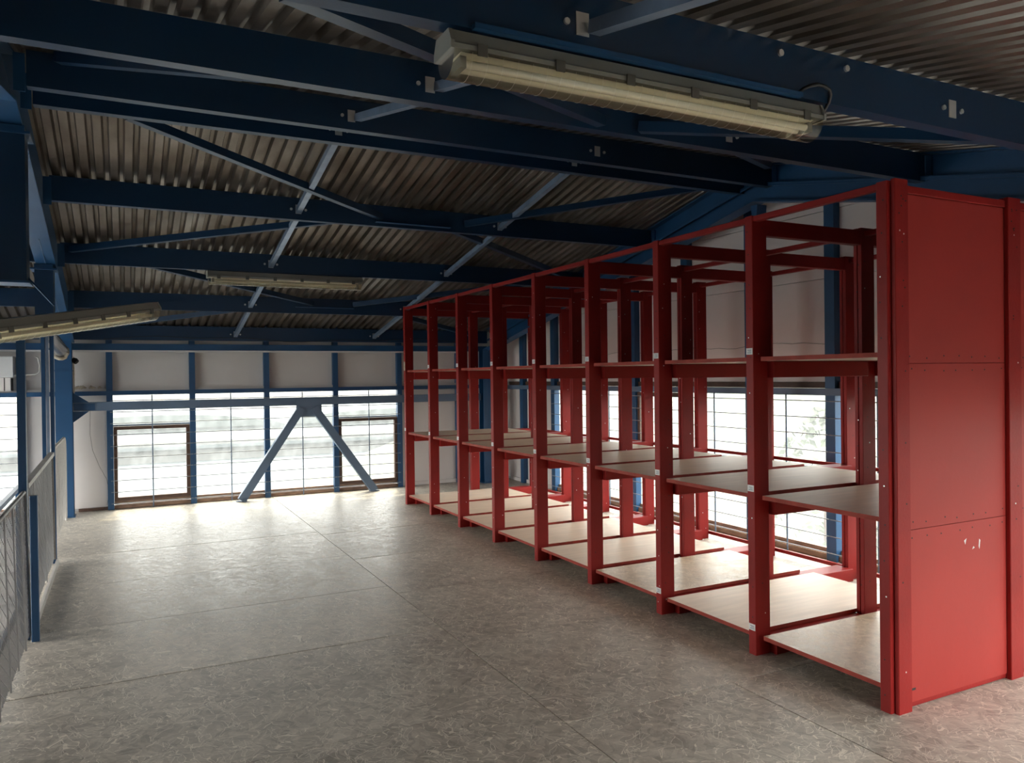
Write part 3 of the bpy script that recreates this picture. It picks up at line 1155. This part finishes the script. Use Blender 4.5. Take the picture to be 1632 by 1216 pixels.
q.prism([(3.735, .735), (3.745, .765), (3.725, .755)], 1, Y0-.0046, Y0-.0041)
q.prism([(3.848, .700), (3.856, .745), (3.846, .752), (3.842, .715)], 1, Y0-.0046, Y0-.0041)
q.prism([(3.79, .705), (3.80, .72), (3.81, .712), (3.80, .708)], 1, Y0-.0046, Y0-.0041)
q.build('paint_scuff', M['heater'], rk)['label'] = 'pale scuff marks on the lowest end panel'
MB().box(3.31, 3.35, Y0-.0046, Y0-.0041, .085, .096).build('slot', M['dark'], rk)

# ---------------------------------------------------------------- fluorescent lamps


def lamp(name, label, loc, rotz, tilt, L_, mount=None):
    """weatherproof batten; local x along the lamp, top of the housing at z=0"""
    root = thing(name, label, 'lamp', (0, 0, 0), 'fluorescent batten lamps')

    def arc(r_y, r_z, z0, t0, t1, n):
        return [(r_y*math.cos(t), z0+r_z*math.sin(t)) for t in [t0+(t1-t0)*k/n for k in range(n+1)]]
    body = MB()
    prof = [(-.045, 0), (.045, 0), (.060, -.040), (.066, -.046), (.066, -.060), (-.066, -.060), (-.066, -.046), (-.060, -.040)]
    body.prism(prof, 0, 0, L_)
    body.build('housing', M['lampbody'], root)
    rf = MB()
    rf.prism([(-.045, -.0615), (.045, -.0615), (.020, -.069), (-.020, -.069)], 0, .03, L_-.03)
    rf.build('reflector', M['reflector'], root)
    tb_ = MB()
    for yy in (-.022, .022):
        tb_.tube([(.05, yy, -.087), (L_-.05, yy, -.087)], .0125, 10)
    tb_.build('tube', M['tube'], root)
    hol = MB()
    for xx in (.03, L_-.05):
        hol.box(xx, xx+.02, -.038, .038, -.104, -.070)
    hol.build('tube_holder', M['lampbody'], root)
    df = MB()
    pts = arc(.064, .070, -.061, math.pi, 2*math.pi, 14)
    n = len(pts)
    vs = [(0, y, z) for y, z in pts] + [(L_, y, z) for y, z in pts]
    df._add(vs, [(i, i+1, n+i+1, n+i) for i in range(n-1)], 0, True)
    df._add([(0, y, z) for y, z in pts], [tuple(range(n))])
    df._add([(L_, y, z) for y, z in pts], [tuple(range(n-1, -1, -1))])
    df.build('diffuser', M['diffuser'], root)
    rb = MB()
    k = .06
    while k < L_-.04:
        pp = arc(.0646, .0706, -.061, math.pi*1.02, math.pi*1.98, 12)
        rb.tube([(k, y, z) for y, z in pp], .0005, 4)
        k += .0515
    rb.build('diffuser_rib', M['reflector'], root, kind='stuff')
    cl_ = MB()
    nclip = 6
    for k in range(nclip):
        xx = .09 + (L_-.18)*k/(nclip-1)
        for s in (-1, 1):
            cb = MB()
            cb.box(xx-.016, xx+.016, s*.0665 if s > 0 else -.0715, .0715 if s > 0 else -.0665, -.075, -.040)
            cb.build('clip', M['clip'], root, org=(xx, s*.069, -.055))
    for xx in (0, L_):
        ec = MB()
        s = -1 if xx == 0 else 1
        ec.prism([(-.05, .0), (.05, .0), (.069, -.04), (.069, -.064), (-.069, -.064), (-.069, -.04)], 0, xx, xx+s*.012)
        ec.build('end_cap', M['lampbody'], root, org=(xx, 0, 0))
    if mount:
        for xx in mount:
            bk = MB()
            bk.box(xx-.02, xx+.02, -.02, .02, 0.0005, .004)
            bk.build('bracket', M['clip'], root, org=(xx, 0, 0))
    root.location = loc
    root.rotation_euler = (0, tilt, rotz)
    return root


lamp('fluorescent_lamp', 'large near fluorescent lamp with clear ribbed cover under the blue purlin', (.885, 2.165, 2.632), 0, 0, 1.53, (.25, 1.2))
lamp('fluorescent_lamp', 'small far fluorescent lamp hanging under the purlin over the floor middle', (.755, 7.985, 2.655), 0, 0, 1.50, (.3, 1.2))
# third lamp: tilted, at the left edge of the view
pL, pR = Vector((-.66, 5.02, 1.935)), Vector((.19, 6.02, 2.155))
dv = pR-pL
Lc = dv.length
rz = math.atan2(dv.y, dv.x)
lamp('fluorescent_lamp', 'tilted fluorescent lamp at the left edge, held by the hanging columns', pL, rz, -math.asin(dv.z/Lc), Lc)
q = MB()
q.tube([(-.50, 5.45, 2.23), (-.36, 5.40, 2.06)], .006, 6)
q.build('lamp_arm', M['blue'], hc1)

q = MB()
q.tube([(2.285, 2.10, 2.652), (2.31, 2.10, 2.672), (2.34, 2.095, 2.686), (2.375, 2.09, 2.695), (2.41, 2.09, 2.695), (2.44, 2.092, 2.686), (2.456, 2.10, 2.67), (2.464, 2.115, 2.65), (2.462, 2.13, 2.63), (2.452, 2.143, 2.612), (2.438, 2.15, 2.60)], .007, 8)
tag(q.build('lamp_cable', M['cable'], None, org=(2.4, 2.15, 2.65)), 'black cable looping into the right end of the near lamp', 'cable')
q = MB()
q.box(.95, 2.30, 2.092, 2.116, 2.638, 2.655)
tag(q.build('cable_trunking', M['blue'], None, org=(1.6, 2.1, 2.67)), 'grey cable trunking on the purlin above the near lamp', 'trunking')

# ---------------------------------------------------------------- railing on the left
def mesh_panel(name, label, y0, y1, z0, z1, x_, rnd_at, mtl, frame_m, lean=0.0, bars=(), pitch=.030, cat='railing'):
    """expanded-metal panel in a tube frame; rnd_at: 0 rounded corner at y0, 1 at y1"""
    root = thing(name, label, cat, (x_, y0, 0))
    R_ = min(.18, (y1-y0)*.4)
    pts = []
    if rnd_at == 0:
        pts = [(y1, z0), (y1, z1)] + [(y0+R_-R_*math.sin(t), z1-R_+R_*math.cos(t)) for t in [math.pi/2*k/6 for k in range(7)]] + [(y0, z0)]
    elif rnd_at == 1:
        pts = [(y0, z0), (y0, z1)] + [(y1-R_+R_*math.sin(t), z1-R_+R_*math.cos(t)) for t in [math.pi/2*k/6 for k in range(7)]] + [(y1, z0)]
    else:
        pts = [(y0, z0), (y0, z1), (y1, z1), (y1, z0)]

    def X(z):
        return x_ - lean*z
    P = [(X(z), y, z) for y, z in pts]
    f1 = MB()
    f1.tube(P, .014, 8)
    f1.build('frame', frame_m, root)
    # diamond mesh, clipped to the panel outline
    m_ = MB()

    def inside(y, z):
        if not (y0 < y < y1 and z0 < z < z1):
            return False
        if rnd_at == 0 and y < y0+R_ and z > z1-R_:
            return (y-(y0+R_))**2+(z-(z1-R_))**2 < R_*R_
        if rnd_at == 1 and y > y1-R_ and z > z1-R_:
            return (y-(y1-R_))**2+(z-(z1-R_))**2 < R_*R_
        return True
    sl = .55
    for sg in (1, -1):
        c = z0 - sl*(y1-y0)
        stp = pitch if sg > 0 else pitch*2.5
        while c < z1 + sl*(y1-y0):
            seg = None
            last = None
            for k in range(101):
                y = y0+(y1-y0)*k/100
                z = c+sl*(y-y0) if sg > 0 else c+sl*(y1-y)
                if inside(y, z):
                    if seg is None:
                        seg = (y, z)
                    last = (y, z)
                elif seg is not None:
                    break
            if seg and last and abs(last[0]-seg[0]) > .01:
                m_.bar((X(seg[1]), seg[0], seg[1]), (X(last[1]), last[0], last[1]), .0028, .0032, up=(1, 0, 0))
            c += stp
    m_.build('mesh', mtl, root, kind='stuff')
    for yb_ in bars:
        MB().bar((X(z0)+.012, yb_, z0), (X(z1)+.012, yb_, z1), .012, .008, up=(1, 0, 0)).build('bar', mtl, root, org=(x_, yb_, z0))
    return root


r1 = mesh_panel('railing', 'grey mesh railing panel with a rounded corner nearest the camera', 4.25, 5.60, .03, .92, -.535, 0, M['mesh'], M['rail'], .02, (4.62, 4.95, 5.30))
r2_ = mesh_panel('railing', 'mesh railing panel with a pale top rail between the two tall posts', 5.72, 7.76, .06, .95, -.548, None, M['mesh'], M['rail'], .01, (6.1, 6.9))
MB().bar((-.556, 5.72, .945), (-.556, 7.76, .975), .04, .03).build('top_rail', M['white_rail'], r2_)['label'] = 'pale painted top rail'
MB().box(-.535, -.515, 5.70, 7.78, .003, .055).build('kick_strip', M['white_rail'], r2_)['label'] = 'pale kick strip on the floor'
r3 = mesh_panel('mesh_gate', 'pale mesh gate with a rounded top corner beside the far column', 8.45, 10.25, .05, .965, -.60, 1, M['white_rail'], M['white_rail'], 0, (), .035, 'gate')  # mesh coloured pale to carry the window glare on it
q = MB()
q.tube([(-.60, 8.45, .06), (-.60, 8.45, .003)], .012, 8)
q.tube([(-.60, 10.25, .06), (-.60, 10.25, .003)], .012, 8)
q.build('foot', M['white_rail'], r3)
MB().cbox(-.520, -.478, 5.556, 5.600, .002, .90, .003).build('post', M['blue'], r1)['label'] = 'blue end post of the railing'
q = MB()
q.tube([(-.548-.0, 4.25, .035), (-.548, 4.25, .003)], .012, 8)
q.build('foot', M['rail'], r1)
sr = MB()
sr.box(-.985, -.945, 3.5, 9.4, .50, .54)
for y in (4.0, 6.6, 9.2):
    sr.box(-.98, -.95, y, y+.03, -.95, .50)
tag(sr.build('stair_handrail', M['blue'], None, org=(-.96, 6, .5)), 'blue handrail beyond the mesh railing over the stairwell', 'handrail')
st = thing('stair_flight', 'blue stair flight with pale treads seen through the railing mesh', 'stairs', (-1.1, 9.0, Z_LOW))
q = MB()
q.bar((-.93, 9.6, -.35), (-.93, 3.5, -3.05), .04, .22)
q.bar((-1.75, 9.6, -.35), (-1.75, 3.5, -3.05), .04, .22)
q.build('stringer', M['blue'], st)
for k in range(13):
    t = k/12
    y = 9.45-5.6*t
    z = -.36-2.5*t
    MB().box(-1.74, -.94, y-.15, y+.15, z, z+.03).build('tread', M['white_rail'], st, org=(-1.3, y, z))

# ---------------------------------------------------------------- services at the left
ht = thing('wall_heater', 'white box heater high on the back wall at the left edge', 'heater', (-1.3, Y_B-.2, 1.67))
MB().cbox(-1.75, -1.13, Y_B-.30, Y_B-.06, 1.66, 1.905, .008).build('case', M['heater'], ht)
q = MB()
for k in range(9):
    q.box(-1.74+k*.066, -1.74+k*.066+.054, Y_B-.27, Y_B-.10, 1.50, 1.655)
q.build('grille', M['panel'], ht)
MB().box(-1.745, -1.145, Y_B-.24, Y_B-.12, 1.503, 1.65).build('grille_back', M['dark'], ht)
du = thing('air_duct', 'silver round duct ending in a pale torn collar at the left column', 'duct', (-.66, 9, 1.95))
q = MB()
q.tube([(-.63, 8.3, 2.06), (-.625, 9.4, 2.0), (-.62, 10.2, 1.955)], .075, 14)
q.build('pipe', M['foil'], du)
MB().box(-.635, -.615, 9.0, 9.03, 2.05, roof(9.0)-.268).build('hanger_strap', M['zinc'], du)
q = MB()
ring = [(-.62+.066*math.cos(2*math.pi*k/14)*(1+.12*math.sin(k*2.3)), 10.205+.02*math.sin(k*1.7)-.1, 1.935+.072*math.sin(2*math.pi*k/14)) for k in range(15)]
q.tube(ring, .022, 7)
q.build('collar', M['foam'], du)
tr = thing('cable_tray', 'silver metal tray running above the stairwell at the left edge', 'tray', (-1.35, 6, 2.45))
q = MB()
q.box(-1.6, -1.12, 6.0, 10.5, 2.52, 2.53)
q.box(-1.13, -1.12, 6.0, 10.5, 2.53, 2.62)
q.box(-1.6, -1.59, 6.0, 10.5, 2.53, 2.62)
q.bar((-1.14, 6.0, 2.62), (-1.14, 10.5, 2.62), .03, .012)
q.build('trough', M['foil'], tr)
for k in range(8):
    y = 6.3+k*.55
    MB().bar((-1.6, y, 2.515), (-1.12, y+.2, 2.50), .05, .012).build('strap', M['foil'], tr, org=(-1.35, y, 2.5))
q = MB()
q.tube([(-1.58, 6.4, 2.63), (-1.58, 6.4, roof(6.4)+.0)], .006, 6)
q.tube([(-1.58, 10.1, 2.63), (-1.58, 10.1, 2.60)], .006, 6)
q.build('hanger_rod', M['zinc'], tr)
q = MB()
q.tube([(-.36, 10.84, 1.24), (-.365, 10.845, .95), (-.34, 10.845, .75), (-.27, 10.845, .55), (-.19, 10.845, .38), (-.165, 10.84, .22), (-.19, 10.84, .06)], .003, 6)
tag(q.build('wall_cable', M['rail'], None, org=(-.3, 10.84, .6)), 'thin cable hanging down the grey panel beside the left column', 'cable')
q = MB()
q.tube([(-.91, 10.60, 1.90), (-.88, 10.60, 1.885), (-.865, 10.6, 1.80), (-.87, 10.6, 1.72), (-.91, 10.6, 1.69), (-1.12, 10.6, 1.68)], .008, 7)
tag(q.build('heater_cable', M['white_rail'], None, org=(-.9, 10.6, 1.8)), 'pale cable looping from the wall heater to the blue post', 'cable')
q = MB()
rnd = random.Random(3)
for k in range(9):
    cx, cz = -.50+rnd.random()*.30, 1.515
    r_ = rnd.uniform(.012, .03)
    q.tube([(cx-r_, Y_B-.07, cz), (cx, Y_B-.075, cz+r_*rnd.uniform(.3, 1.2)), (cx+r_, Y_B-.065, cz+.004)], [r_*.5, r_*.7, r_*.3], 6)
o = q.build('insulation_scraps', M['foam'], None, org=(-.35, Y_B-.07, 1.5))
tag(o, 'torn scraps of insulation on the rail beside the left column', 'insulation')
o['kind'] = 'stuff'
q = MB()
q.tube([(-.522, 10.56, 1.86), (-.50, 10.55, 1.85), (-.48, 10.54, 1.83)], [.03, .035, .03], 10)
tag(q.build('wall_sensor', M['dark'], None, org=(-.44, 10.55, 1.73)), 'small dark sensor sticking out beside the left column', 'sensor')
# thin cable slung under the eave purlin
q = MB()
pts = []
for k in range(40):
    x = -.2+5.0*k/39
    pts.append((x, 10.70, 2.135+.02*math.sin(x*2.1)+.012*math.sin(x*5.3)))
q.tube(pts, .004, 5)
tag(q.build('eave_cable', M['cable'], None, org=(2, 10.7, 2.14)), 'thin slack cable slung along the eave purlin', 'cable')

# ---------------------------------------------------------------- outside
gr = struct('ground')
MB().box(-300, 300, -100, 64, Z_LOW-.6, Z_LOW-.25).build('yard', M['ground'], gr)
MB().box(-300, 300, 64, 600, Z_LOW-.6, Z_LOW-.26).build('field', M['field'], gr)
q = MB()
NB = 24
vs = []
for k in range(NB+1):
    y = -12+52*k/NB
    for xx, zz in ((8.2, Z_LOW-.26), (13, -1.9+.25*math.sin(y*.7)), (20, -.3+.4*math.sin(y*.43+1)), (34, 1.0), (60, 1.2)):
        vs.append((xx, y, zz))
q._add(vs, [(k*5+c, k*5+c+1, k*5+c+6, k*5+c+5) for k in range(NB) for c in range(4)], 0, True)
q.build('bank', M['bank'], gr)
b1 = thing('low_shed', 'long pale low shed across the yard outside the back windows', 'building', (0, 52, Z_LOW-.25))
MB().box(-60, 70, 52, 60, Z_LOW-.25, -2.65).build('wall', M['farroof'], b1)
MB().box(-60.4, 70.4, 51.6, 60.4, -2.65, -2.45).build('roof', M['farwall'], b1)
MB().box(-60.2, 70.2, 51.8, 60.2, -2.45, -2.2).build('parapet', M['farroof'], b1)
for nm, xc, hw, lb in (('barrel_hall', 2.5, 9, 'grey-green barrel-roofed hall beyond the shed, left'), ('barrel_hall', 24, 11, 'grey-green barrel-roofed hall beyond the shed, right')):
    b2 = thing(nm, lb, 'building', (xc, 70, Z_LOW-.25))
    arc_ = [(xc+hw*math.cos(t), -2.4+1.15*math.sin(t)) for t in [math.pi*k/14 for k in range(15)]]
    MB().box(xc-hw, xc+hw, 70, 85, Z_LOW-.27, -2.4).build('wall', M['farwall'], b2)
    MB().prism(arc_, 1, 69.8, 85.2).build('roof', M['barrel'], b2)


def bush(x, y, h, label):
    rn = random.Random(int(x*10+y))
    root = thing('shrub', label, 'shrub', (x, y, Z_LOW-.25), 'shrubs outside the right windows')
    q = MB()
    q.tube([(x, y, Z_LOW-.3), (x+.05, y, Z_LOW+h*.6)], [.06, .03], 6)
    q.build('stem', M['brown'], root)
    f = MB()
    for k in range(900):
        a = rn.uniform(0, 2*math.pi)
        zz = rn.uniform(.12, 1)
        r_ = h*.33*math.sin(math.pi*min(1, zz*.85+.12))*rn.uniform(.5, 1)
        c = Vector((x+r_*math.cos(a), y+r_*math.sin(a), Z_LOW+h*zz))
        u = Vector((rn.uniform(-1, 1), rn.uniform(-1, 1), rn.uniform(-1, 1))).normalized()*.09
        v = u.orthogonal().normalized()*.05
        f._add([c-u, c+v, c+u, c-v], [(0, 1, 2, 3)])
    f.build('foliage', M['leaf'], root, kind='stuff')


for k, (x, y, h, lb) in enumerate(((9.5, 6.2, 4.6, 'pale green shrub outside, behind the middle of the rack'), (9.6, 2.3, 4.4, 'pale green shrub outside, behind the near end of the rack'), (10.5, 9.2, 4.2, 'pale green shrub outside, behind the far end of the rack'))):
    bush(x, y, h, lb)
